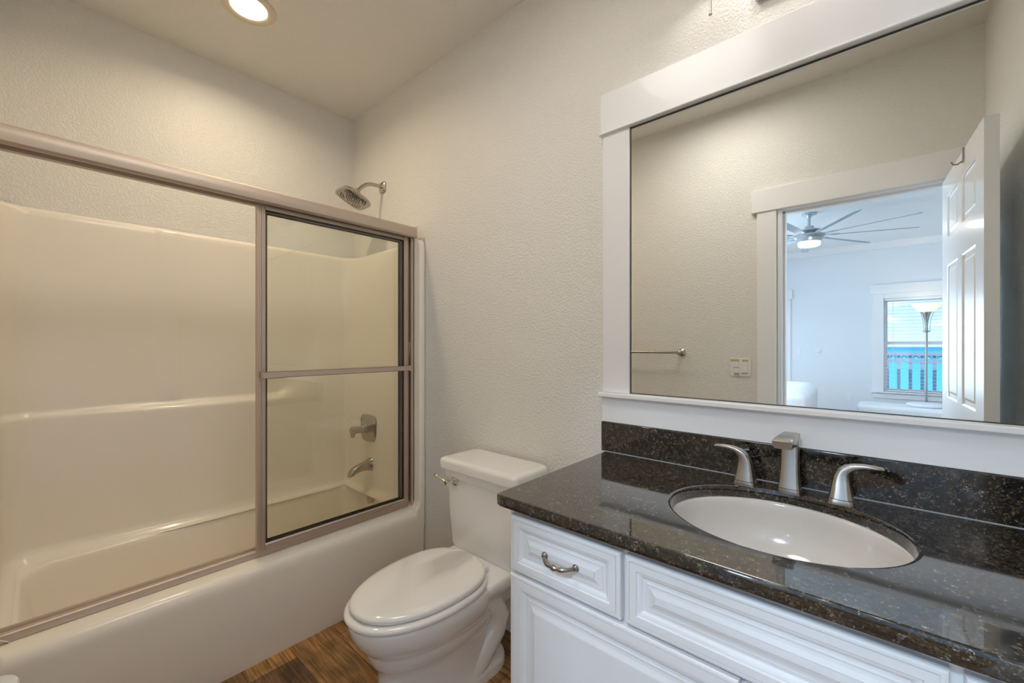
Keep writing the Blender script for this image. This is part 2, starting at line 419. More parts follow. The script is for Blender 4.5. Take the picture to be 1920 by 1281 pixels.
# ------------------------------------------------------------------ bathtub with one piece surround
tub = thing('bathtub', 'ivory one-piece alcove bathtub with moulded surround walls behind sliding glass doors', 'bathtub', (0.39, -0.758, 0))
X0, X1, TY0, TY1, ZR = 0.002, 0.784, -1.514, -0.002, 0.385
tb = MB(); R = []
def orect(ins, z, r=0.02): return [(x, y, z) for x, y in rrect(X0, TY0, X1-ins, TY1, r, 10)]
def irect(ins, z, r): return [(x, y, z) for x, y in rrect(0.105+ins*0.6, -1.42+ins*1.3, 0.635-ins, -0.062-ins*0.5, r, 10)]
for ins, z in ((0.012, 0), (0.006, 0.03), (0.001, 0.20), (0, 0.330), (0.002, 0.352), (0.008, 0.368), (0.018, 0.379), (0.032, ZR)): R.append(orect(ins, z))
for ins, z, r in ((-0.022, ZR, 0.12), (-0.010, 0.382, 0.12), (-0.003, 0.375, 0.12), (0.002, 0.36, 0.12), (0.02, 0.25, 0.13), (0.04, 0.16, 0.14), (0.065, 0.115, 0.14), (0.11, 0.095, 0.12), (0.16, 0.09, 0.10)):
    R.append(irect(ins, z, r))
tb.loft(R, cap0=False)
tb.build('tub_basin', M['tub'], tub, smooth=50)
# surround walls : plan path swept in z with an inward offset
def plan(off):
    """points (x, y) of the inside face; off(s_name, y) gives offset"""
    pts = []
    xe = 0.705; a = 0.034; rc = 0.075; ye0, ye1 = -0.036, -1.480
    for k in range(9): pts.append((xe-(xe-a-rc)*k/8, ye0, 0, -1, 'e'))
    for k in range(1, 10):
        t = math.radians(90+90*k/10); cx, cy = a+rc, ye0-rc
        pts.append((cx+rc*math.cos(t), cy+rc*math.sin(t), -math.cos(t), -math.sin(t), 'c'))
    N = 110
    for k in range(N+1): pts.append((a, ye0-rc+(ye1-ye0+2*rc)*k/N, 1, 0, 'l'))
    for k in range(1, 10):
        t = math.radians(180+90*k/10); cx, cy = a+rc, ye1+rc
        pts.append((cx+rc*math.cos(t), cy+rc*math.sin(t), -math.cos(t), -math.sin(t), 'c'))
    for k in range(9): pts.append((a+rc+(xe-a-rc)*k/8, ye1, 0, 1, 'e'))
    return pts
PL = plan(None)
zs = [0.384, 0.392, 0.400, 0.415, 0.44, 0.5, 0.6, 0.7, 0.8, 0.9, 0.93, 0.945, 0.955, 0.962, 0.968, 0.974, 0.980, 0.986, 0.992, 1.0, 1.02, 1.06, 1.1, 1.15, 1.2, 1.25, 1.3, 1.35, 1.4, 1.55, 1.7, 1.78, 1.800, 1.808, 1.815, 1.820, 1.823]
def soff(x, y, z, tag_):
    o = 0.0
    # lower half steps into the bathing well: ledge at z ~ .98, deeper towards the shower end
    led = 0.012+0.030*sstep(-1.38, -0.75, y)
    if tag_ == 'e' and y < -1: led = 0.010
    w = sstep(-0.50, -0.14, y)      # the ledge melts into the wall towards the shower end
    o += led*(1-sstep(0.955-0.100*w, 0.992+0.45*w, z))
    # cove to the tub deck
    o += 0.035*(1-sstep(0.384, 0.43, z))**2
    # vertical shallow pilaster
    if tag_ == 'l':
        g = 0.006*(sstep(-1.012, -0.992, y)-sstep(-0.930, -0.908, y))
        o += g*sstep(0.98, 1.0, z)
    # rounded top lip
    if z > 1.795: o -= 0.030*((z-1.795)/0.028)**3
    return o
su = MB()
su.loft([[(x+nx*soff(x, y, z, t), y+ny*soff(x, y, z, t), z) for x, y, nx, ny, t in PL] for z in zs], False, False, closed=False)
su.build('surround_wall', M['tub'], tub, smooth=60)
for ya, yb in ((-0.002, -0.040), (TY0, TY0+0.040)):
    y0, y1 = min(ya, yb), max(ya, yb)
    fl = MB(); R = []
    for z, ins, flare in ((0.30, 0, 0.030), (0.378, 0, 0.030), (0.388, 0, 0.018), (0.400, 0, 0.009), (0.415, 0, 0.003), (0.435, 0, 0), (1.78, 0, 0), (1.805, 0.004, 0), (1.818, 0.012, 0), (1.825, 0.026, 0)):
        R.append([(x, y, z) for x, y in rrect(0.690+ins, y0+(ins if ya < -1 else 0)-(flare if ya > -1 else 0), 0.7836-ins, y1+(flare if ya < -1 else 0), 0.014, 5)])
    fl.loft(R); fl.build('front_flange', M['tub'], tub, smooth=50)
# overflow plate (part of the tub)
ov = MB(); ov.lathe([(0.036, 0), (0.036, 0.006), (0.031, 0.010), (0.012, 0.011), (0.010, 0.008), (0.0, 0.008)], (0.338, -0.070, 0.353), (0, -1, 0.20), 28, cap1=False)
ov.build('overflow_plate', M['frame'], tub)

# ------------------------------------------------------------------ sliding glass doors over the tub
sd = thing('shower_door', 'satin nickel framed sliding glass tub door with towel bar across it', 'shower door', (0.70, -0.75, 0.385))
hp = [(0.664, 1.834), (0.690, 1.834), (0.690, 1.852), (0.738, 1.852), (0.738, 1.832), (0.752, 1.831), (0.760, 1.838), (0.763, 1.855), (0.762, 1.872), (0.755, 1.885), (0.742, 1.891), (0.68, 1.891), (0.664, 1.884)]
MB().profile_y(hp, -1.474, -0.043).build('header', M['frame'], sd, smooth=30)
MB().box((0.700, -1.474, 1.829), (0.704, -0.043, 1.853)).build('header_runner', M['frame'], sd, smooth=0)
ep = MB().box((0.660, -0.0445, 1.830), (0.764, -0.041, 1.892)); ep.build('header_end_cap', M['frame'], sd, bevel=0.002)
tp = [(0.640, 0.3855), (0.697, 0.3855), (0.699, 0.388), (0.697, 0.409), (0.694, 0.412), (0.684, 0.413), (0.682, 0.402), (0.656, 0.402), (0.654, 0.410), (0.640, 0.410)]
MB().profile_y(tp, -1.474, -0.043).build('bottom_track', M['frame'], sd, smooth=30)
for ys in ((-0.0405, -0.058), (-1.475, -1.458)):
    jb = MB(); y0, y1 = min(ys), max(ys)
    jb.box((0.648, y0, 0.40), (0.654, y1, 1.834)); jb.box((0.680, y0, 0.40), (0.686, y1, 1.834)); jb.box((0.724, y0, 0.40), (0.732, y1, 1.834))
    jb.box((0.648, y0 if ys[0] < -1 else y1-0.004, 0.40), (0.732, y0+0.004 if ys[0] < -1 else y1, 1.834))
    jb.build('wall_jamb', M['frame'], sd, smooth=0)
def sliding(xc, ya, yb, with_bar, z0=0.4135, z1=1.838):
    fr = MB(); d = 0.011
    def stile(y0, y1):
        w = y1-y0
        pr = [(y0, -d), (y1, -d), (y1, d*0.55), (y1-w*0.25, d*0.6), (y1-w*0.32, d), (y0+w*0.55, d), (y0+w*0.48, d*0.7), (y0+w*0.30, d*0.7), (y0+w*0.24, d), (y0, d)]
        fr.loft([[(xc+x, y, z0) for y, x in pr], [(xc+x, y, z1) for y, x in pr]])
    stile(ya, ya+0.032); stile(yb-0.032, yb)
    for zz0, zz1 in ((z0, z0+0.028), (z1-0.022, z1)):
        w = zz1-zz0
        pr = [(-d, zz0), (d, zz0), (d, zz0+w*0.45), (d*0.7, zz0+w*0.5), (d*0.7, zz0+w*0.7), (d*0.95, zz0+w*0.75), (d*0.55, zz1), (-d, zz1)]
        fr.profile_y([(xc+x, z) for x, z in pr], ya+0.031, yb-0.031)
    p = fr.build('sliding_panel', M['frame'], sd, smooth=25)
    MB().box((xc-0.0025, ya+0.030, z0+0.025), (xc+0.0025, yb-0.030, z1-0.020)).build('glass', M['glass'], p, smooth=0)
    g = MB()
    for yy in (ya+0.0318, yb-0.0345): g.box((xc-0.006, yy, z0+0.028), (xc+0.0062, yy+0.0028, z1-0.022))
    for zz in (z0+0.0275, z1-0.0255): g.box((xc-0.006, ya+0.032, zz), (xc+0.0062, yb-0.032, zz+0.0035))
    g.build('gasket', M['dark'], p, smooth=0)
    if with_bar:
        b = MB()
        b.box((xc+d, ya+0.010, 1.121), (xc+d+0.030, ya+0.014, 1.150))
        b.profile_y([(xc+d+0.030, 1.121), (xc+d+0.037, 1.124), (xc+d+0.037, 1.147), (xc+d+0.030, 1.150)], ya+0.010, ya+0.092)
        b.profile_y([(xc+d+0.026, 1.123), (xc+d+0.033, 1.126), (xc+d+0.033, 1.146), (xc+d+0.026, 1.149)], ya+0.092, yb-0.004)
        b.box((xc+d, yb-0.016, 1.120), (xc+d+0.030, yb-0.004, 1.151))
        b.build('towel_rail', M['frame'], p, smooth=30)
    return p
sliding(0.708, -0.792, -0.062, True)
sliding(0.668, -0.775, -0.060, False, 0.4055, 1.836)

# ------------------------------------------------------------------ shower head
sh = thing('overhead_shower', 'brushed nickel square rain shower head on bent arm above glass door', 'shower', (0.364, 0, 2.209))
es = MB(); R = []
for k, (hw, d) in enumerate(((0.031, 0), (0.031, 0.006), (0.026, 0.012), (0.012, 0.016))):
    R.append([(x, -0.001-d, z) for x, z in sq(0.364, 2.209, hw, hw*1.05, 4.5, 32)])
es.loft(R); es.build('escutcheon', M['nickel'], sh)
arm = [(0.364, -0.004, 2.209), (0.364, -0.05, 2.210), (0.364, -0.085, 2.206), (0.364, -0.115, 2.194), (0.364, -0.140, 2.174), (0.364, -0.165, 2.146)]
MB().tube(arm, 0.0105, 16).build('arm', M['nickel'], sh)
MB().sphere((0.364, -0.172, 2.137), 0.019).build('swivel_ball', M['nickel'], sh)
hd = MB(); R = []
for hs, zz in ((0.018, 0.034), (0.026, 0.026), (0.040, 0.020), (0.074, 0.012), (0.083, 0.004), (0.085, -0.004), (0.082, -0.009), (0.075, -0.010), (0.072, -0.008)):
    R.append([(x, y, zz) for x, y in sq(0, 0, hs*0.95, hs*1.05, 4.2 if hs > 0.05 else 2.6, 48)])
hd.loft(R)
hm = Matrix.Translation((0.364, -0.192, 2.096)) @ Matrix.Rotation(math.radians(-24), 4, 'X')
hd.xform(hm); hd.build('shower_head', M['nickel'], sh)
nz = MB()
for rr, cnt in ((0.012, 6), (0.024, 12), (0.036, 18), (0.048, 20), (0.060, 26)):
    for k in range(cnt):
        a = 2*PI*k/cnt+rr*40
        e_ = 4 if rr > 0.04 else 2
        c, s_ = math.cos(a), math.sin(a)
        px = rr*math.copysign(abs(c)**(2/e_), c); py = rr*math.copysign(abs(s_)**(2/e_), s_)
        nz.lathe([(0.0022, -0.0075), (0.0018, -0.0112)], (px, py, 0), (0, 0, 1), 8)
nz.xform(hm); nz.build('nozzles', M['dark'], sh)
MB().cyl((0.334, -0.178, 2.128), (0.332, -0.172, 2.158), 0.0028, 8).build('spray_lever', M['dark'], sh)

# ------------------------------------------------------------------ shower valve and tub spout (behind the glass)
vx, vz = 0.335, 0.765
va = thing('shower_valve', 'nickel shower valve with rounded plate behind the glass door', 'faucet', (vx, -0.036, vz))
pl = MB(); R = []
for hx, hz, d in ((0.083, 0.080, 0), (0.084, 0.081, 0.004), (0.078, 0.075, 0.010), (0.045, 0.045, 0.014), (0.038, 0.038, 0.018)):
    R.append([(x*(1-0.10*(vz-z)/0.08) + vx*0.10*(vz-z)/0.08, -0.0785-d, z) for x, z in sq(vx, vz, hx, hz, 4.0, 40)])
pl.loft(R); pl.build('escutcheon', M['nickel'], va)
hd = MB(); hd.lathe([(0.030, 0.0), (0.028, 0.018), (0.024, 0.022), (0.022, 0.060), (0.021, 0.078), (0.024, 0.082), (0.024, 0.100), (0.020, 0.104)], (vx, -0.086, vz), (0, -1, 0), 24)
hd.box((vx-0.010, -0.188, vz-0.040), (vx+0.010, -0.172, vz+0.004))
hd.build('handle', M['nickel'], va)
sp = thing('tub_spout', 'nickel curved tub spout under the shower valve', 'spout', (0.352, -0.07, 0.55))
R = []
for y, z, hx, hz in ((-0.0785, 0.552, 0.032, 0.038), (-0.085, 0.553, 0.028, 0.034), (-0.115, 0.551, 0.024, 0.026), (-0.15, 0.545, 0.024, 0.022), (-0.18, 0.536, 0.024, 0.021), (-0.20, 0.525, 0.022, 0.019), (-0.212, 0.514, 0.017, 0.012)):
    R.append([(x, y, zz) for x, zz in sq(0.352, z, hx, hz, 3.0, 28)])
MB().loft(R).build('spout_body', M['nickel'], sp)

# ------------------------------------------------------------------ toilet
TX = 1.393
to = thing('toilet', 'white two-piece elongated toilet between bathtub and vanity', 'toilet', (TX, -0.40, 0))
def egg(yb, yf, hw, z, n=56, cx=TX, eb=2.7, ef=2.1, fm=0.42):
    ym = yb+(yf-yb)*fm; out = []
    for k in range(n):
        t = 2*PI*k/n; c, s_ = math.cos(t), math.sin(t)
        if s_ >= 0: e_, Ly = eb, yb-ym
        else: e_, Ly = ef, ym-yf
        out.append((cx+hw*math.copysign(abs(c)**(2/e_), c), ym+Ly*math.copysign(abs(s_)**(2/e_), s_), z))
    return out
bw = MB()
bw.loft([egg(a, b, c, z) for z, a, b, c in (
    (0.0, -0.13, -0.665, 0.126), (0.030, -0.13, -0.665, 0.126), (0.040, -0.13, -0.660, 0.121), (0.05, -0.14, -0.648, 0.110), (0.10, -0.15, -0.642, 0.106), (0.17, -0.16, -0.643, 0.108), (0.200, -0.17, -0.650, 0.114),
    (0.208, -0.175, -0.658, 0.126), (0.222, -0.18, -0.668, 0.138), (0.240, -0.185, -0.676, 0.145), (0.262, -0.19, -0.683, 0.150), (0.270, -0.195, -0.684, 0.150), (0.276, -0.20, -0.690, 0.155), (0.295, -0.205, -0.708, 0.166),
    (0.315, -0.215, -0.722, 0.175), (0.345, -0.22, -0.735, 0.183), (0.368, -0.225, -0.738, 0.184), (0.377, -0.23, -0.735, 0.181), (0.380, -0.235, -0.725, 0.172))])
bw.build('bowl', M['china'], to, smooth=60)
# deck that carries the tank
dk = MB()
dk.loft([[(x, y, z) for x, y in rrect(TX-hw, y0, TX+hw, -0.035, 0.03, 6)] for z, hw, y0 in ((0.225, 0.09, -0.25), (0.27, 0.115, -0.27), (0.32, 0.15, -0.30), (0.350, 0.172, -0.315), (0.372, 0.176, -0.318), (0.385, 0.172, -0.315), (0.390, 0.164, -0.305))])
dk.build('tank_deck', M['china'], to, smooth=50)
tw = MB()
for s_ in (-1, 1):
    tw.tube([(TX+s_*0.070, -0.37, 0.30), (TX+s_*0.080, -0.28, 0.285), (TX+s_*0.085, -0.215, 0.255), (TX+s_*0.087, -0.185, 0.205), (TX+s_*0.084, -0.20, 0.15), (TX+s_*0.076, -0.245, 0.095), (TX+s_*0.068, -0.30, 0.045), (TX+s_*0.060, -0.34, 0.01)],
            [0.030, 0.044, 0.050, 0.051, 0.050, 0.050, 0.052, 0.054], 20)
tw.build('trapway', M['china'], to, smooth=60)
ft = MB(); ft.loft([[(x, y, z) for x, y in sq(TX, -0.235, hw, hl, 2.6, 40)] for z, hw, hl in ((0, 0.122, 0.12), (0.030, 0.122, 0.12), (0.042, 0.116, 0.114), (0.050, 0.100, 0.10), (0.052, 0.06, 0.06))])
ft.build('foot', M['china'], to, smooth=50)
for s_ in (-1, 1):
    MB().lathe([(0.014, -0.01), (0.014, 0.008), (0.011, 0.014), (0.0, 0.017)], (TX+s_*0.100, -0.305, 0.046), (0, 0, 1), 16, cap1=False).build('bolt_cap', M['china'], to)
seat = MB(); seat.loft([egg(-0.245, b, c, z) for z, b, c in ((0.3805, -0.735, 0.178), (0.384, -0.746, 0.186), (0.391, -0.750, 0.189), (0.399, -0.749, 0.188), (0.404, -0.742, 0.183), (0.4055, -0.730, 0.172))])
seat.build('seat', M['china'], to, smooth=60)
lid = MB(); lid.loft([egg(-0.250, b, c, z) for z, b, c in ((0.4060, -0.718, 0.166), (0.4075, -0.728, 0.174), (0.416, -0.734, 0.178), (0.424, -0.731, 0.176), (0.4295, -0.722, 0.169), (0.4325, -0.705, 0.152), (0.434, -0.62, 0.09))])
lid.build('lid', M['china'], to, smooth=60)
for s_ in (-1, 1):
    MB().box((TX+s_*0.075-0.022, -0.262, 0.3895), (TX+s_*0.075+0.022, -0.236, 0.412)).build('seat_hinge', M['china'], to, bevel=0.006, seg=3)
tk = MB(); R = []
for z, hw, yf in ((0.3905, 0.176, -0.188), (0.41, 0.184, -0.194), (0.55, 0.191, -0.200), (0.692, 0.198, -0.204), (0.6935, 0.206, -0.212), (0.700, 0.208, -0.214), (0.724, 0.209, -0.215)):
    R.append([(x, y, z) for x, y in rrect(TX-hw, yf, TX+hw, -0.022, 0.022, 6)])
tk.loft(R); tk.build('tank', M['china'], to, smooth=45)
ld = MB(); R = []
for z, o in ((0.7245, -0.006), (0.728, 0.0), (0.756, 0.002), (0.764, 0.0), (0.770, -0.006), (0.772, -0.016), (0.7725, -0.03)):
    R.append([(x, y, z) for x, y in rrect(TX-0.222-o, -0.226-o, TX+0.222+o, -0.018+min(0, o)*-0.0, 0.022, 6)])
ld.loft(R); ld.build('tank_lid', M['china'], to, smooth=50)
fl = MB()
lx, lz = 1.258, 0.682; ly = -0.208
fl.lathe([(0.021, 0), (0.021, 0.004), (0.015, 0.007), (0.013, 0.011), (0.009, 0.013), (0.009, 0.030), (0.012, 0.033), (0.012, 0.048), (0.008, 0.051)], (lx, ly, lz), (0, -1, 0), 20)
fl.tube([(lx, ly-0.040, lz), (lx-0.025, ly-0.043, lz+0.006), (lx-0.050, ly-0.046, lz+0.013), (lx-0.066, ly-0.047, lz+0.018), (lx-0.076, ly-0.047, lz+0.020)], [0.006, 0.005, 0.0055, 0.0095, 0.007], 12)
fl.build('flush_lever', M['chrome'], to)

# ------------------------------------------------------------------ vanity cabinet
CX0, CX1, CYF = 1.892, 2.976, -0.565
vc = thing('vanity_cabinet', 'white raised-panel vanity cabinet under the black granite countertop', 'cabinet', (2.43, -0.28, 0))
cb = MB()
cb.box((CX0, CYF, 0.10), (CX0+0.018, -0.002, 0.842)); cb.box((CX1-0.018, CYF, 0.10), (CX1, -0.002, 0.842)); cb.box((CX0+0.018, CYF, 0.10), (CX1-0.018, -0.002, 0.118))
for a_, b_ in ((CX0+0.018, 1.935), (2.190, 2.250), (2.660, 2.725), (2.93, CX1-0.018)): cb.box((a_, CYF, 0.118), (b_, CYF+0.019, 0.842))
cb.box((CX0+0.018, CYF+0.001, 0.655), (CX1-0.018, CYF+0.018, 0.715)); cb.box((CX0+0.018, CYF+0.001, 0.812), (CX1-0.018, CYF+0.018, 0.842))
cb.box((CX0+0.018, -0.012, 0.118), (CX1-0.018, -0.004, 0.842)); cb.box((CX0+0.004, CYF+0.06, 0.0), (CX1, CYF+0.075, 0.100)); cb.box((CX0+0.004, CYF+0.075, 0.0), (CX0+0.018, -0.002, 0.100))
cb.build('carcass', M['cab'], vc, bevel=0.002)
YD = -0.5855
RD = [(0.0, 0.0195), (0.0, 0.0035), (0.0015, 0.001), (0.005, 0.0), (0.0090, 0.0), (0.0093, 0.0028), (0.0103, 0.0028), (0.0106, 0.0),
      (0.0245, 0.0), (0.0255, 0.0040), (0.029, 0.0035), (0.033, 0.0050), (0.036, 0.0085), (0.0375, 0.0095), (0.043, 0.0095), (0.0445, 0.0070), (0.048, 0.0075), (0.053, 0.0065), (0.062, 0.0028), (0.0622, 0.0045), (0.0632, 0.0045), (0.0634, 0.0024), (0.0645, 0.0024)]
RB = [(i*(1 if i < 0.02 else 1.20), d) for i, d in RD]
def front(name, x0, x1, z0, z1, rings, label=None):
    o = panel_front(MB(), x0, x1, z0, z1, YD, rings).build(name, M['cab'], vc, smooth=0)
    if label: o['label'] = label
    return o
d1 = front('drawer', 1.909, 2.213, 0.688, 0.8275, RD)
fp = front('false_drawer_front', 2.223, 2.686, 0.688, 0.8275, RD)
d2 = front('drawer', 2.700, 2.966, 0.688, 0.8275, RD)
dA = front('door', 1.909, 2.434, 0.125, 0.680, RB)
dB = front('door', 2.442, 2.966, 0.125, 0.680, RB)
def pull(par, xc, zc, yf=YD, vertical=False):
    p = MB(); h = 0.043
    pts = []; rad = []
    for k in range(25):
        t = -1+2*k/24
        yy = -0.026*(1-abs(t)**3.2)
        xx = h*(t if abs(t) < 0.999 else t)
        pts.append((xx, yy, -0.004*(1-t*t)))
        a = abs(t)
        r = 0.0042+0.0012*math.exp(-((a-0.45)/0.18)**2)-0.0010*math.exp(-((a-0.22)/0.05)**2)
        if a < 0.16: r = 0.0052+0.0012*math.cos(t*2*PI/0.075)
        rad.append(r)
    p.tube(pts, rad, 12)
    for s_ in (-1, 1): p.lathe([(0.0085, 0), (0.0085, 0.002), (0.006, 0.005), (0.0045, 0.008)], (s_*h, 0.0005, 0), (0, -1, 0), 14)
    if vertical: p.xform(Matrix.Rotation(PI/2, 4, 'Y'))
    p.xform(Matrix.Translation((xc, yf+0.002, zc)))
    return p.build('pull', M['pull'], par)
pull(d1, 2.061, 0.758); pull(d2, 2.833, 0.758)
pull(dA, 2.395, 0.56, vertical=True); pull(dB, 2.480, 0.56, vertical=True)

# ------------------------------------------------------------------ granite countertop with oval cut-out, splash, basin
ct = thing('countertop', 'black granite countertop with gold flecks and oval sink cutout', 'countertop', (2.42, -0.30, 0.8445))
SX, SY, SA, SB_ = 2.443, -0.287, 0.226, 0.198
kx0, kx1, ky0, ky1 = 1.8675, 2.976, -0.5985, -0.002
n = 384
def outer(ins, z):
    pts = []
    x0, x1, y0, y1 = kx0+ins, kx1, ky0+ins, ky1
    rad = 0.012
    for k in range(n):
        t = 2*PI*k/n; dx, dy = math.cos(t), math.sin(t)
        tx = ((x1 if dx > 0 else x0)-SX)/dx if abs(dx) > 1e-9 else 1e9
        ty = ((y1 if dy > 0 else y0)-SY)/dy if abs(dy) > 1e-9 else 1e9
        s_ = min(tx, ty); pts.append([SX+dx*s_, SY+dy*s_, z])
    rc = 0.014
    for p in pts:
        if p[0] < x0+rc and p[1] < y0+rc:
            v = Vector((p[0]-x0-rc, p[1]-y0-rc)); v.normalize(); p[0] = x0+rc+v.x*rc; p[1] = y0+rc+v.y*rc
    for cx, cy in ((x1, y0), (x1, y1), (x0, y1)):
        k = min(range(n), key=lambda i: (pts[i][0]-cx)**2+(pts[i][1]-cy)**2)
        pts[k][0], pts[k][1] = cx, cy
    return [tuple(p) for p in pts]
def ell(ins, z, cx=SX, cy=SY): return [(cx+(SA-ins)*math.cos(2*PI*k/n), cy+(SB_-ins)*math.sin(2*PI*k/n), z) for k in range(n)]
zt, zb = 0.8745, 0.8445
MB().loft([ell(0, zb), outer(0.006, zb), outer(0.0012, zb+0.0012), outer(0, zb+0.004), outer(0, zt-0.004), outer(0.0012, zt-0.0012), outer(0.004, zt), outer(0.006, zt), ell(-0.009, zt), ell(-0.006, zt), ell(-0.002, zt-0.0015), ell(0, zt-0.006), ell(0, zb)], False, False).build('slab', M['granite'], ct, smooth=40)
MB().box((1.852, -0.021, 0.8747), (2.976, -0.001, 0.980)).build('backsplash', M['granite'], ct, bevel=0.002)
MB().box((1.8535, -0.0222, 0.8740), (2.976, -0.0205, 0.8762)).build('caulk_line', M['caulk'], ct, smooth=0)
sk = thing('sink', 'white oval undermount sink set in the black granite', 'sink', (SX, SY, 0.70))
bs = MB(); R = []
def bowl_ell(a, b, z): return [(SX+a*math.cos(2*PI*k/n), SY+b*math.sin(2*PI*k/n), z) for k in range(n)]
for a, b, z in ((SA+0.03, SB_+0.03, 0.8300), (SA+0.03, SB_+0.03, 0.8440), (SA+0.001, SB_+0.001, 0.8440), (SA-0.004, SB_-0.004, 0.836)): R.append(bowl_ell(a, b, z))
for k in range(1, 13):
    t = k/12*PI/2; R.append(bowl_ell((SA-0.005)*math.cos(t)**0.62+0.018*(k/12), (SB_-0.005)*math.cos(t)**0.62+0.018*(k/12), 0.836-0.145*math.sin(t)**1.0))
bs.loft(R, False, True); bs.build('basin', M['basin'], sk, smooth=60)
MB().lathe([(0.024, 0), (0.024, 0.003), (0.017, 0.005), (0.016, 0.002), (0.0, 0.002)], (SX, SY, 0.6915), (0, 0, 1), 24, cap1=False).build('drain', M['nickel'], sk)

# ------------------------------------------------------------------ widespread faucet
fa = thing('faucet', 'brushed nickel widespread faucet with two lever handles behind the sink', 'faucet', (2.439, -0.085, zt))
fz = zt+0.0003
def rsq(cx, cy, hx, hy, z, e_=5, n_=32): return [(x, y, z) for x, y in sq(cx, cy, hx, hy, e_, n_)]
s = MB()
s.loft([rsq(2.439, -0.080, 0.0265, 0.0255, fz), rsq(2.439, -0.080, 0.0265, 0.0255, fz+0.004), rsq(2.439, -0.080, 0.0250, 0.024, fz+0.012), rsq(2.439, -0.080, 0.0240, 0.023, fz+0.0125)])
s.loft([rsq(2.439, -0.080, 0.0250, 0.024, fz+0.0135), rsq(2.439, -0.079, 0.0225, 0.021, fz+0.03), rsq(2.439, -0.076, 0.0205, 0.0185, fz+0.06), rsq(2.439, -0.072, 0.0195, 0.018, fz+0.09), rsq(2.439, -0.068, 0.0195, 0.019, fz+0.118), rsq(2.439, -0.066, 0.020, 0.022, fz+0.135), rsq(2.439, -0.066, 0.020, 0.024, fz+0.147)])
# head : slab reaching towards the sink, flared to the tip
R = []
for y, hx, z0, z1 in ((-0.040, 0.019, 1.004, 1.022), (-0.046, 0.0200, 0.998, 1.026), (-0.085, 0.0205, 0.992, 1.0285), (-0.12, 0.0215, 0.998, 1.0295), (-0.15, 0.0225, 1.004, 1.0295), (-0.185, 0.0235, 1.005, 1.0275), (-0.192, 0.0225, 1.0065, 1.0255)):
    hz = (z1-z0)/2; R.append([(x*(1-0.0)+0, y - 0.006*((zz-z0)/(z1-z0)-0.5), zz) for x, zz in [(2.439+(px-2.439)*(0.80+0.20*(zz-z0)/(z1-z0)), zz) for px, zz in sq(2.439, (z0+z1)/2, hx, hz, 6, 32)]])
s.loft(R)
s.build('spout', M['nickel'], fa, smooth=40)
def handle(cx, cy, sgn):
    h = MB()
    h.loft([rsq(cx, cy, 0.0265, 0.0255, fz), rsq(cx, cy, 0.0265, 0.0255, fz+0.004), rsq(cx, cy, 0.0248, 0.024, fz+0.012), rsq(cx, cy, 0.0238, 0.023, fz+0.0125)])
    R = []
    for t, px, pz, hx, hy, tilt in ((0, 0, 0.0135, 0.0248, 0.0240, 0), (1, 0.000, 0.030, 0.0215, 0.0205, 0), (2, 0.000, 0.050, 0.0180, 0.0170, 0), (3, 0.0015, 0.066, 0.0155, 0.0150, 10), (4, 0.006, 0.078, 0.0130, 0.0145, 28), (5, 0.014, 0.0865, 0.0095, 0.0140, 50), (6, 0.026, 0.0925, 0.0065, 0.0135, 68), (7, 0.042, 0.096, 0.0048, 0.0125, 80), (8, 0.060, 0.0965, 0.0040, 0.0115, 88), (9, 0.076, 0.0955, 0.0034, 0.0100, 94), (10, 0.079, 0.0953, 0.0022, 0.0085, 94)):
        a = math.radians(tilt); ring = []
        for x, y in sq(0, 0, hx, hy, 4, 32):
            # section local axis x rotates in the xz plane as the lever bends over
            ring.append((cx+sgn*(px+x*math.cos(a)), cy+y, fz+pz-x*math.sin(a)))
        R.append(ring)
    h.loft(R)
    return h.build('handle', M['nickel'], fa, smooth=45)
handle(2.337, -0.088, -1); handle(2.545, -0.088, 1)

# ------------------------------------------------------------------ framed vanity mirror
mr = thing('vanity_mirror', 'wide white-framed wall mirror above the vanity reflecting the open doorway', 'mirror', (2.415, 0, 1.08))
GX0, GX1, GZ0, GZ1 = 1.961, 2.893, 1.090, 2.022
gl = MB().box((GX0-0.012, -0.012, GZ0-0.004), (GX1+0.012, -0.006, GZ1+0.006)); gl.build('mirror_glass', M['mirror'], mr, smooth=0)
ed = MB(); ed.box((GX0-0.001, -0.0128, GZ0), (GX0+0.0040, -0.0119, GZ1)); ed.box((GX0, -0.0128, GZ1-0.009), (GX1, -0.0119, GZ1-0.0035)); ed.box((GX0, -0.0128, GZ0-0.001), (GX1, -0.0119, GZ0+0.0020))
ed.build('worn_edge', M['mirror_edge'], mr, smooth=0)
for x0, x1 in ((1.857, GX0), (GX1, 2.974)):
    MB().box((x0, -0.020, 1.0878), (x1, -0.001, 2.0245)).build('frame_side', M['trim'], mr, bevel=0.0025)
hdm = MB(); hdm.box((1.852, -0.026, 2.0245), (2.974, -0.001, 2.167)); hdm.box((1.846, -0.032, 2.0195), (2.974, -0.001, 2.0262))
hdm.build('frame_head', M['trim'], mr, bevel=0.002)
MB().box((1.845, -0.036, 1.0715), (2.974, -0.001, 1.0875)).build('frame_sill', M['trim'], mr, bevel=0.003)
MB().box((1.853, -0.0175, 0.9805), (2.974, -0.001, 1.0712)).build('frame_apron', M['trim'], mr, bevel=0.002)

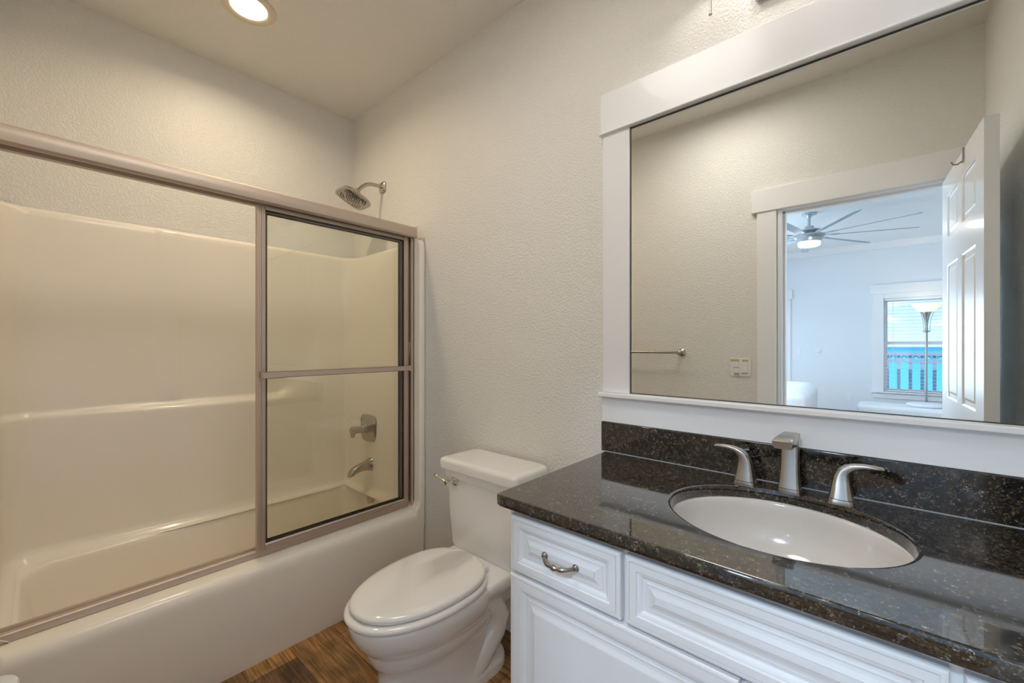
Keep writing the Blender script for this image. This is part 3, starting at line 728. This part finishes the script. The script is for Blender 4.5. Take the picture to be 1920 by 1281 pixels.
# ------------------------------------------------------------------ vanity light above the mirror
vl = thing('vanity_light', 'nickel three-shade vanity light on the wall above the mirror', 'light', (2.43, -0.001, 2.36))
MB().box((2.345, -0.020, 2.250), (2.515, -0.001, 2.53)).build('backplate', M['nickel'], vl, bevel=0.006)
br = MB(); br.cyl((2.20, -0.055, 2.485), (2.66, -0.055, 2.485), 0.009, 16); br.cyl((2.43, -0.02, 2.485), (2.43, -0.055, 2.485), 0.012, 16)
br.build('bar', M['nickel'], vl)
for x in (2.248, 2.430, 2.612):
    am = MB(); am.tube([(x, -0.055, 2.485), (x, -0.085, 2.505), (x, -0.12, 2.51), (x, -0.12, 2.49)], 0.007, 12)
    am.build('arm', M['nickel'], vl)
    MB().lathe([(0.020, 2.472), (0.022, 2.475), (0.022, 2.498), (0.012, 2.502)], (x, -0.12, 0), (0, 0, 1), 24).build('socket', M['nickel'], vl)
    shd = MB(); shd.lathe([(0.0185, 2.4745), (0.030, 2.462), (0.045, 2.430), (0.056, 2.402), (0.060, 2.386)], (x, -0.12, 0), (0, 0, 1), 32, False, False)
    so = shd.build('shade', M['frosted'], vl)
    md = so.modifiers.new('thickness', 'SOLIDIFY'); md.thickness = 0.003
    MB().sphere((x, -0.12, 2.432), 0.021).build('bulb', M['bulb'], vl)
    rd = MB(); rd.cyl((x-0.002, -0.088, 2.222), (x-0.002, -0.088, 2.48), 0.0032, 10); rd.sphere((x-0.002, -0.088, 2.221), 0.0052, 12)
    rd.build('pull_rod', M['nickel'], vl)

# ------------------------------------------------------------------ recessed ceiling light over the tub
def downlight(label, x, y, power, color, spread):
    rl = thing('recessed_light', label, 'light', (x, y, H))
    rg = MB(); rg.lathe([(0.104, 0.0), (0.104, 0.004), (0.095, 0.007), (0.076, 0.006), (0.069, 0.001), (0.068, -0.02)], (x, y, H-0.0005), (0, 0, -1), 48, False, False)
    rg.build('trim_ring', M['can_trim'], rl, smooth=50)
    MB().lathe([(0.0685, 0.0), (0.0685, 0.003), (0.0, 0.003)], (x, y, H-0.0008), (0, 0, -1), 40, True, False).build('lens', M['can_glow'], rl)
    L = bpy.data.lights.new('recessed_light_beam', 'AREA'); L.shape = 'DISK'; L.size = 0.12; L.energy = power; L.color = color; L.spread = math.radians(spread)
    lo = bpy.data.objects.new('recessed_light_beam', L); COL.objects.link(lo); lo.location = (x, y, H-0.012)
downlight('round recessed ceiling light glowing over the bathtub', 0.538, -0.769, 3.5, (1.0, 0.81, 0.56), 158)
def fill_light(label, x, y, r, power, color):  # added fill light in the shape of a ceiling fixture, kept out of view
    t = thing('added_fill_light', label, 'light', (x, y, H))
    MB().lathe([(r+0.02, 0.0), (r+0.02, 0.018), (r, 0.022), (r, 0.016)], (x, y, H-0.0005), (0, 0, -1), 48, True, False).build('rim', M['plastic'], t, smooth=50)
    MB().lathe([(r, 0.016), (r*0.8, 0.026), (0.0, 0.030)], (x, y, H-0.0005), (0, 0, -1), 40, True, False).build('diffuser', M['fill_glow'], t)
    L = bpy.data.lights.new('fill_light_glow', 'AREA'); L.shape = 'DISK'; L.size = r*1.9; L.energy = power; L.color = color
    lo = bpy.data.objects.new('fill_light_glow', L); COL.objects.link(lo); lo.location = (x, y, H-0.036)
fill_light('added round fill light out of view on the ceiling before the vanity', 1.90, -0.95, 0.30, 4.5, (1.0, 0.94, 0.88))  # added to lift the dim bathroom; not one of the room's own lamps
fill_light('added round fill light out of view on the bedroom ceiling outside the bathroom door', 2.50, -2.75, 0.20, 36.0, (0.62, 0.80, 1.0))  # added cool fill, thrown through the doorway onto cabinet and mirror apron

# ------------------------------------------------------------------ back wall fittings seen in the mirror
tbz = 1.208
tw = thing('towel_bar', 'brushed nickel towel bar on the wall reflected in the mirror', 'towel bar', (1.385, YF, tbz))
for x in (1.160, 1.613):
    MB().lathe([(0.026, 0.0), (0.026, 0.006), (0.021, 0.011), (0.013, 0.016), (0.011, 0.05), (0.014, 0.055), (0.014, 0.070), (0.009, 0.075)], (x, YF+0.001, tbz), (0, 1, 0), 24).build('post', M['nickel'], tw)
MB().cyl((1.160, YF+0.063, tbz), (1.613, YF+0.063, tbz), 0.008, 16).build('bar', M['nickel'], tw)
sw = thing('light_switch', 'white double rocker light switch with yellowed labels beside the door casing', 'switch', (1.968, YF, 1.12))
MB().box((1.910, YF+0.0005, 1.064), (2.028, YF+0.006, 1.176)).build('plate', M['plastic'], sw, bevel=0.003)
MB().box((1.930, YF+0.006, 1.086), (1.962, YF+0.010, 1.150)).build('rocker', M['plastic'], sw, bevel=0.0015)
MB().box((1.978, YF+0.006, 1.086), (2.008, YF+0.010, 1.150)).build('rocker', M['plastic'], sw, bevel=0.0015)
MB().box((1.930, YF+0.010, 1.1175), (1.962, YF+0.0108, 1.1205)).build('gap', M['darkgrey'], sw, smooth=0)
MB().box((1.977, YF+0.006, 1.0845), (2.009, YF+0.0105, 1.0872)).build('gap', M['darkgrey'], sw, smooth=0)
for a_, b_ in (((1.914, 1.155), (1.962, 1.170)), ((1.978, 1.155), (2.012, 1.168)), ((1.932, 1.070), (1.964, 1.083))):
    MB().box((a_[0], YF+0.006, a_[1]), (b_[0], YF+0.0068, b_[1])).build('label_tape', M['goldtape'], sw, smooth=0)
# slim white canister standing by the tub end (only its rim shows)
wb = thing('canister', 'slim round white canister standing on the floor near the tub end', 'canister', (1.15, -1.455, 0))
MB().lathe([(0.042, 0), (0.046, 0.01), (0.046, 0.478), (0.045, 0.482)], (1.15, -1.455, 0), (0, 0, 1), 32).build('body', M['bin'], wb, smooth=40)
MB().lathe([(0.046, 0.4825), (0.047, 0.485), (0.047, 0.497), (0.044, 0.503), (0.036, 0.506)], (1.15, -1.455, 0), (0, 0, 1), 32).build('lid', M['bin'], wb, smooth=40)

# ------------------------------------------------------------------ bedroom beyond the doorway
D2a, D2b, D2h = 0.50, 1.41, 2.0        # balcony door opening
W1a, W1b, W1s, W1t = 2.655, 3.560, 0.590, 1.925   # window opening
wl = MB()
wl.box((BX0-0.12, BY-0.14, 0), (D2a, BY, H)); wl.box((D2a, BY-0.14, D2h), (D2b, BY, H)); wl.box((D2b, BY-0.14, 0), (W1a, BY, H))
wl.box((W1a, BY-0.14, 0), (W1b, BY, W1s)); wl.box((W1a, BY-0.14, W1t), (W1b, BY, H)); wl.box((W1b, BY-0.14, 0), (BX1+0.12, BY, H))
struct(wl.build('wall_far', M['bed_wall'], smooth=0))
S0, S1, SZ0, SZ1 = -5.3, -2.7, 0.5, 2.2
wl = MB(); wl.box((BX0-0.12, BY, 0), (BX0, S0, H)); wl.box((BX0-0.12, S1, 0), (BX0, YB-0.12, H)); wl.box((BX0-0.12, S0, 0), (BX0, S1, SZ0)); wl.box((BX0-0.12, S0, SZ1), (BX0, S1, H))
struct(wl.build('wall_bedroom_left', M['bed_wall'], smooth=0))
struct(MB().box((BX1, BY, 0), (BX1+0.12, YB, H)).build('wall_bedroom_right', M['bed_wall'], smooth=0))
wl = MB(); wl.box((BX0-0.12, YB-0.006, 0), (DO0-0.02, YB-0.0005, H)); wl.box((DO1+0.02, YB-0.006, 0), (BX1+0.12, YB-0.0005, H)); wl.box((DO0-0.02, YB-0.006, DOH+0.02), (DO1+0.02, YB-0.0005, H))
wl.box((BX0-0.12, YB-0.12, 0), (-0.13, YB-0.001, H)) ; wl.box((XR+0.13, YB-0.006, 0), (BX1+0.12, YB+0.10, H))
struct(wl.build('wall_bedroom_near', M['bed_wall'], smooth=0))
struct(MB().box((BX0-0.12, BY-0.14, H), (BX1+0.12, YB, H+0.1)).build('ceiling_bedroom', M['bed_ceiling'], smooth=0))
# crown moulding
cr = [(BY, H), (BY+0.085, H), (BY+0.082, H-0.012), (BY+0.070, H-0.020), (BY+0.045, H-0.045), (BY+0.022, H-0.075), (BY+0.018, H-0.090), (BY, H-0.095)]
struct(MB().profile_x(cr, BX0, BX1).build('trim_2', M['trim'], smooth=20))
struct(MB().box((D2b+0.12, BY, 0), (BX1, BY+0.014, 0.11)).build('baseboard_far', M['trim'], bevel=0.003))
# balcony door
d2 = sthing('door_2', (0.95, BY, 0))
c = MB(); c.box((D2b, BY, 0), (D2b+0.118, BY+0.020, D2h+0.003)); c.build('casing_side', M['trim'], d2, bevel=0.003)
c = MB(); c.box((D2a-0.118, BY, 0), (D2a, BY+0.020, D2h+0.003)); c.build('casing_side', M['trim'], d2, bevel=0.003)
c = MB(); c.box((D2a-0.14, BY, D2h+0.003), (D2b+0.142, BY+0.026, D2h+0.148)); c.build('casing_head', M['trim'], d2, bevel=0.003)
c = MB(); y0, y1 = BY-0.09, BY-0.045
c.box((D2a+0.003, y0, 0.01), (D2a+0.11, y1, D2h-0.004)); c.box((D2b-0.11, y0, 0.01), (D2b-0.003, y1, D2h-0.004)); c.box((D2a+0.11, y0, 0.01), (D2b-0.11, y1, 0.24)); c.box((D2a+0.11, y0, D2h-0.12), (D2b-0.11, y1, D2h-0.004))
df = c.build('door_frame', M['trim'], d2, bevel=0.003)
MB().box((D2a+0.10, BY-0.070, 0.23), (D2b-0.10, BY-0.064, D2h-0.11)).build('pane', M['pane'], df, smooth=0)
hd = MB(); hd.box((D2b-0.066, BY-0.045, 0.98), (D2b-0.028, BY-0.040, 1.09)); hd.cyl((D2b-0.047, BY-0.045, 1.02), (D2b-0.047, BY+0.008, 1.02), 0.009); hd.box((D2b-0.16, BY-0.002, 1.01), (D2b-0.038, BY+0.012, 1.03)); hd.cyl((D2b-0.047, BY-0.045, 1.17), (D2b-0.047, BY-0.030, 1.17), 0.026)
hd.build('lever_handle', M['pull'], d2)
# window with casing, sill, sashes
w1 = sthing('window_1', ((W1a+W1b)/2, BY, W1s))
for x0, x1 in ((W1a-0.118, W1a), (W1b, W1b+0.118)):
    MB().box((x0, BY, W1s), (x1, BY+0.020, W1t+0.07)).build('casing_side', M['trim'], w1, bevel=0.003)
MB().box((W1a-0.150, BY, W1t+0.07), (W1b+0.150, BY+0.028, W1t+0.205)).build('casing_head', M['trim'], w1, bevel=0.003)
MB().box((W1a, BY-0.1, W1t), (W1b, BY+0.018, W1t+0.07)).build('head_jamb', M['trim'], w1, bevel=0.003)
c = MB(); c.box((W1a-0.14, BY-0.10, W1s-0.022), (W1b+0.14, BY+0.055, W1s)); c.box((W1a-0.115, BY, W1s-0.10), (W1b+0.115, BY+0.018, W1s-0.022)); c.build('window_sill', M['trim'], w1, bevel=0.003)
mz = 1.285
for z0, z1, yy in ((W1s, mz+0.02, BY-0.085), (mz-0.02, W1t, BY-0.120)):
    c = MB(); y1 = yy+0.032
    c.box((W1a, yy, z0), (W1a+0.042, y1, z1)); c.box((W1b-0.042, yy, z0), (W1b, y1, z1)); c.box((W1a+0.042, yy, z0), (W1b-0.042, y1, z0+0.04)); c.box((W1a+0.042, yy, z1-0.04), (W1b-0.042, y1, z1))
    sa = c.build('sash', M['trim'], w1, bevel=0.002)
    MB().box((W1a+0.036, yy+0.013, z0+0.034), (W1b-0.036, yy+0.018, z1-0.034)).build('pane', M['pane'], sa, smooth=0)
bl = thing('window_blind', 'white horizontal slat blind hanging open in the bedroom window', 'blind', ((W1a+W1b)/2, BY-0.02, W1t))
MB().box((W1a+0.006, BY-0.045, W1t-0.035), (W1b-0.006, BY+0.004, W1t-0.001)).build('head_rail', M['slat'], bl, bevel=0.003)
c = MB(); z = W1s+0.035; k = 0
while z < W1t-0.05:
    a = math.radians(0); dy, dz = 0.017*math.cos(a), 0.017*math.sin(a)
    for s_ in (0,): c.add([(W1a+0.008, BY-0.022-dy, z-dz), (W1b-0.008, BY-0.022-dy, z-dz), (W1b-0.008, BY-0.022+dy, z+dz), (W1a+0.008, BY-0.022+dy, z+dz), (W1a+0.008, BY-0.022-dy, z-dz+0.0025), (W1b-0.008, BY-0.022-dy, z-dz+0.0025), (W1b-0.008, BY-0.022+dy, z+dz+0.0025), (W1a+0.008, BY-0.022+dy, z+dz+0.0025)], [(3,2,1,0),(4,5,6,7),(0,1,5,4),(1,2,6,5),(2,3,7,6),(3,0,4,7)])
    z += 0.049
c.build('slats', M['slat'], bl, smooth=0)
c = MB()
for x in (W1a+0.10, (W1a+W1b)/2, W1b-0.10): c.cyl((x, BY-0.046, W1s+0.02), (x, BY-0.046, W1t-0.03), 0.0012, 6); c.cyl((x, BY+0.002, W1s+0.02), (x, BY+0.002, W1t-0.03), 0.0012, 6)
c.build('ladder_cords', M['slat'], bl)
MB().box((W1a+0.008, BY-0.044, W1s+0.004), (W1b-0.008, BY-0.002, W1s+0.020)).build('bottom_rail', M['slat'], bl, bevel=0.003)
# left bedroom window (source of the side daylight)
w2 = sthing('window_2', (BX0, -4.0, SZ0))
c = MB()
for y0, y1 in ((S0, S0+0.06), (S1-0.06, S1), (-4.03, -3.97)): c.box((BX0-0.09, y0, SZ0), (BX0-0.04, y1, SZ1))
c.box((BX0-0.09, S0, SZ0), (BX0-0.04, S1, SZ0+0.06)); c.box((BX0-0.09, S0, SZ1-0.06), (BX0-0.04, S1, SZ1))
wfm = c.build('window_frame', M['trim'], w2, bevel=0.003)
MB().box((BX0-0.068, S0+0.05, SZ0+0.05), (BX0-0.062, S1-0.05, SZ1-0.05)).build('pane', M['pane'], wfm, smooth=0)
# wall plates in the bedroom
def plate(name, label, cat, x, z, w, h, kind):
    t = thing(name, label, cat, (x, BY, z))
    MB().box((x-w/2, BY+0.0005, z-h/2), (x+w/2, BY+0.006, z+h/2)).build('plate', M['plate'], t, bevel=0.002)
    if kind == 'rocker': MB().box((x-0.016, BY+0.006, z-0.033), (x+0.016, BY+0.009, z+0.033)).build('rocker', M['plate'], t, bevel=0.001)
    elif kind == 'dial': MB().lathe([(0.024, 0), (0.024, 0.012), (0.018, 0.016)], (x, BY+0.006, z), (0, 1, 0), 20).build('dial', M['plate'], t)
    else:
        for s_ in (-0.022, 0.022): MB().lathe([(0.016, 0), (0.016, 0.002)], (x, BY+0.006, z+s_), (0, 1, 0), 20).build('socket', M['plate'], t)
plate('wall_switch', 'white rocker switch on the bedroom wall nearest the balcony door casing', 'switch', 1.628, 1.155, 0.072, 0.115, 'rocker')
plate('dimmer_switch', 'white round dial dimmer on the bedroom wall right of the rocker switch', 'switch', 1.886, 1.150, 0.080, 0.115, 'dial')
plate('power_outlet', 'white power outlet low on the bedroom wall left of the window', 'outlet', 2.258, 0.470, 0.072, 0.115, 'sockets')

# ceiling fan with light
FX, FY, FZ = 2.014, -4.40, 2.495
fn = thing('ceiling_fan', 'grey nine-blade ceiling fan with a lit lens in the bedroom', 'ceiling fan', (FX, FY, H))
MB().lathe([(0.072, 0), (0.070, 0.018), (0.030, 0.022), (0.020, 0.05)], (FX, FY, H-0.0005), (0, 0, -1), 28).build('canopy', M['fan'], fn)
MB().cyl((FX, FY, 2.56), (FX, FY, H-0.02), 0.014).build('downrod', M['fan'], fn)
MB().lathe([(0.03, 2.60), (0.042, 2.595), (0.045, 2.565), (0.09, 2.555), (0.118, 2.545), (0.120, 2.535), (0.09, 2.52), (0.075, 2.50), (0.145, 2.495), (0.150, 2.480), (0.135, 2.468), (0.118, 2.455), (0.118, 2.425), (0.108, 2.415)], (FX, FY, 0), (0, 0, 1), 40).build('motor_housing', M['fan'], fn)
MB().lathe([(0.104, 2.4145), (0.104, 2.385), (0.092, 2.372), (0.0, 2.366)], (FX, FY, 0), (0, 0, 1), 36, True, False).build('light_lens', M['fan_glow'], fn)
for k in range(9):
    a = math.radians(21+40*k)
    b = MB(); R = []
    for r, hw in ((0.20, 0.030), (0.30, 0.036), (0.6, 0.040), (0.88, 0.040), (0.945, 0.032), (0.955, 0.015)):
        p = math.radians(-11)
        R.append([(r, u*math.cos(p)-w*math.sin(p), u*math.sin(p)+w*math.cos(p)+FZ-0.01) for u, w in ((-hw, -0.003), (hw, -0.003), (hw, 0.003), (-hw, 0.003))])
    b.loft(R); b.xform(Matrix.Translation((FX, FY, 0)) @ Matrix.Rotation(a, 4, 'Z')); bo = b.build('blade', M['fan_blade'], fn, smooth=0)
    ir = MB(); ir.box((0.135, -0.012, FZ-0.012), (0.245, 0.012, FZ-0.004)); ir.box((0.215, -0.026, FZ-0.0125), (0.275, 0.026, FZ-0.005))
    ir.xform(Matrix.Translation((FX, FY, 0)) @ Matrix.Rotation(a, 4, 'Z')); ir.build('blade_iron', M['fan'], bo, smooth=0)

# floor lamp
LX, LY = 3.075, -6.42
fl = thing('floor_lamp', 'steel torchiere floor lamp with lit bowl shade before the bedroom window', 'lamp', (LX, LY, 0))
MB().lathe([(0.14, 0), (0.14, 0.015), (0.05, 0.03), (0.012, 0.05)], (LX, LY, 0), (0, 0, 1), 32).build('base', M['lampmetal'], fl)
MB().cyl((LX, LY, 0.045), (LX, LY, 1.43), 0.0115).build('pole', M['lampmetal'], fl)
MB().lathe([(0.012, 1.425), (0.040, 1.435), (0.040, 1.440), (0.018, 1.445), (0.014, 1.50), (0.020, 1.58), (0.036, 1.655), (0.052, 1.688), (0.052, 1.693)], (LX, LY, 0), (0, 0, 1), 24).build('neck', M['lampmetal'], fl)
c = MB()
for k in range(3):
    a = 2*PI*k/3+0.4
    c.tube([(LX+r*math.cos(a), LY+r*math.sin(a), z) for r, z in ((0.034, 1.442), (0.036, 1.50), (0.040, 1.57), (0.056, 1.64), (0.076, 1.695))], 0.003, 8)
c.build('scroll_arms', M['lampmetal'], fl)
MB().lathe([(0.040, 1.692), (0.058, 1.694), (0.085, 1.710), (0.120, 1.755), (0.150, 1.798), (0.156, 1.803), (0.154, 1.806), (0.146, 1.799), (0.116, 1.758), (0.082, 1.714), (0.04, 1.700)], (LX, LY, 0), (0, 0, 1), 40).build('bowl_shade', M['lamp_glow'], fl)
MB().sphere((LX, LY, 1.752), 0.026).build('bulb', M['lamp_bulb'], fl)

# bed and window bench
bd = thing('bed', 'white bed with rounded duvet corner reflected low beside the door casing', 'bed', (0.9, -5.0, 0))
def soft(name, x0, y0, x1, y1, z0, z1, r, m, par, rr=0.08):
    b = MB(); R = []
    for k in range(9):
        t = k/8*PI/2; ins = rr*(1-math.sin(PI/2-t)) if False else rr*(1-math.cos(t)); zz = z1-rr+rr*math.sin(t)
        R.append([(x, y, zz) for x, y in rrect(x0+ins, y0+ins, x1-ins, y1-ins, r, 8)])
    R = [[(x, y, z0) for x, y in rrect(x0+0.01, y0+0.01, x1-0.01, y1-0.01, r, 8)]] + R
    b.loft(R); return b.build(name, m, par, smooth=60)
MB().box((-0.15, -5.68, 0.12), (1.93, -4.32, 0.32)).build('bed_base', M['trim'], bd, bevel=0.01)
for x in (-0.1, 1.88):
    for y in (-5.63, -4.37): MB().box((x-0.03, y-0.03, 0), (x+0.03, y+0.03, 0.119)).build('leg', M['trim'], bd)
soft('duvet', -0.2, -5.75, 1.985, -4.25, 0.30, 0.745, 0.13, M['linen'], bd, 0.12)
soft('pillow', -0.18, -5.55, 0.28, -4.45, 0.745, 0.90, 0.10, M['linen'], bd, 0.07)
bn = thing('window_bench', 'low white upholstered bench under the bedroom window', 'bench', (2.95, -5.95, 0))
soft('cushion', 2.385, -6.22, 3.90, -5.70, 0.30, 0.485, 0.06, M['linen'], bn, 0.05)
MB().box((2.41, -6.19, 0.0), (3.87, -5.73, 0.305)).build('bench_base', M['trim'], bn, bevel=0.01)
pf = MB(); pf.lathe([(0.0, 0), (0.15, 0.0), (0.175, 0.008), (0.185, 0.022), (0.18, 0.034), (0.15, 0.042), (0.0, 0.044)], (3.045, -5.97, 0.4855), (0, 0, 1), 40, False, False)
tag(pf.build('round_cushion', M['linen'], smooth=60), 'flat round white cushion lying on the window bench before the lamp', 'cushion')

# balcony and sea
struct(MB().box((-1.5, -8.6, -0.15), (5.5, BY-0.14, -0.02)).build('floor_balcony', M['concrete'], smooth=0))
rly = -8.45
rn = thing('balcony_railing', 'grey balcony railing with ringed balusters outside the bedroom window', 'railing', (2.5, rly, -0.02))
MB().box((-1.4, rly-0.05, 1.075), (5.4, rly+0.05, 1.125)).build('top_rail', M['rail'], rn, bevel=0.006)
c = MB()
c.box((-1.4, rly-0.02, 0.955), (5.4, rly+0.02, 0.985)); c.box((-1.4, rly-0.02, 0.06), (5.4, rly+0.02, 0.10))
c.build('cross_rails', M['rail'], rn)
x = -1.35; k = 0
while x < 5.4:
    MB().box((x-0.022, rly-0.016, -0.02), (x+0.022, rly+0.016, 1.076)).build('baluster', M['rail'], rn, smooth=0)
    r_ = MB(); cx = x+0.0725
    r_.lathe([(0.030, -0.012), (0.044, -0.012), (0.044, 0.012), (0.030, 0.012), (0.030, -0.012)], (cx, rly, 1.029), (0, 1, 0), 20, False, False)
    r_.build('ring', M['rail'], rn)
    x += 0.145
struct(MB().add([(-3000, -4000, -14), (3000, -4000, -14), (3000, -20, -14), (-3000, -20, -14)], [(0, 1, 2, 3)]).build('sea', M['sea'], smooth=0))

for o in list(bpy.data.objects):
    if '_o' in o: del o['_o']
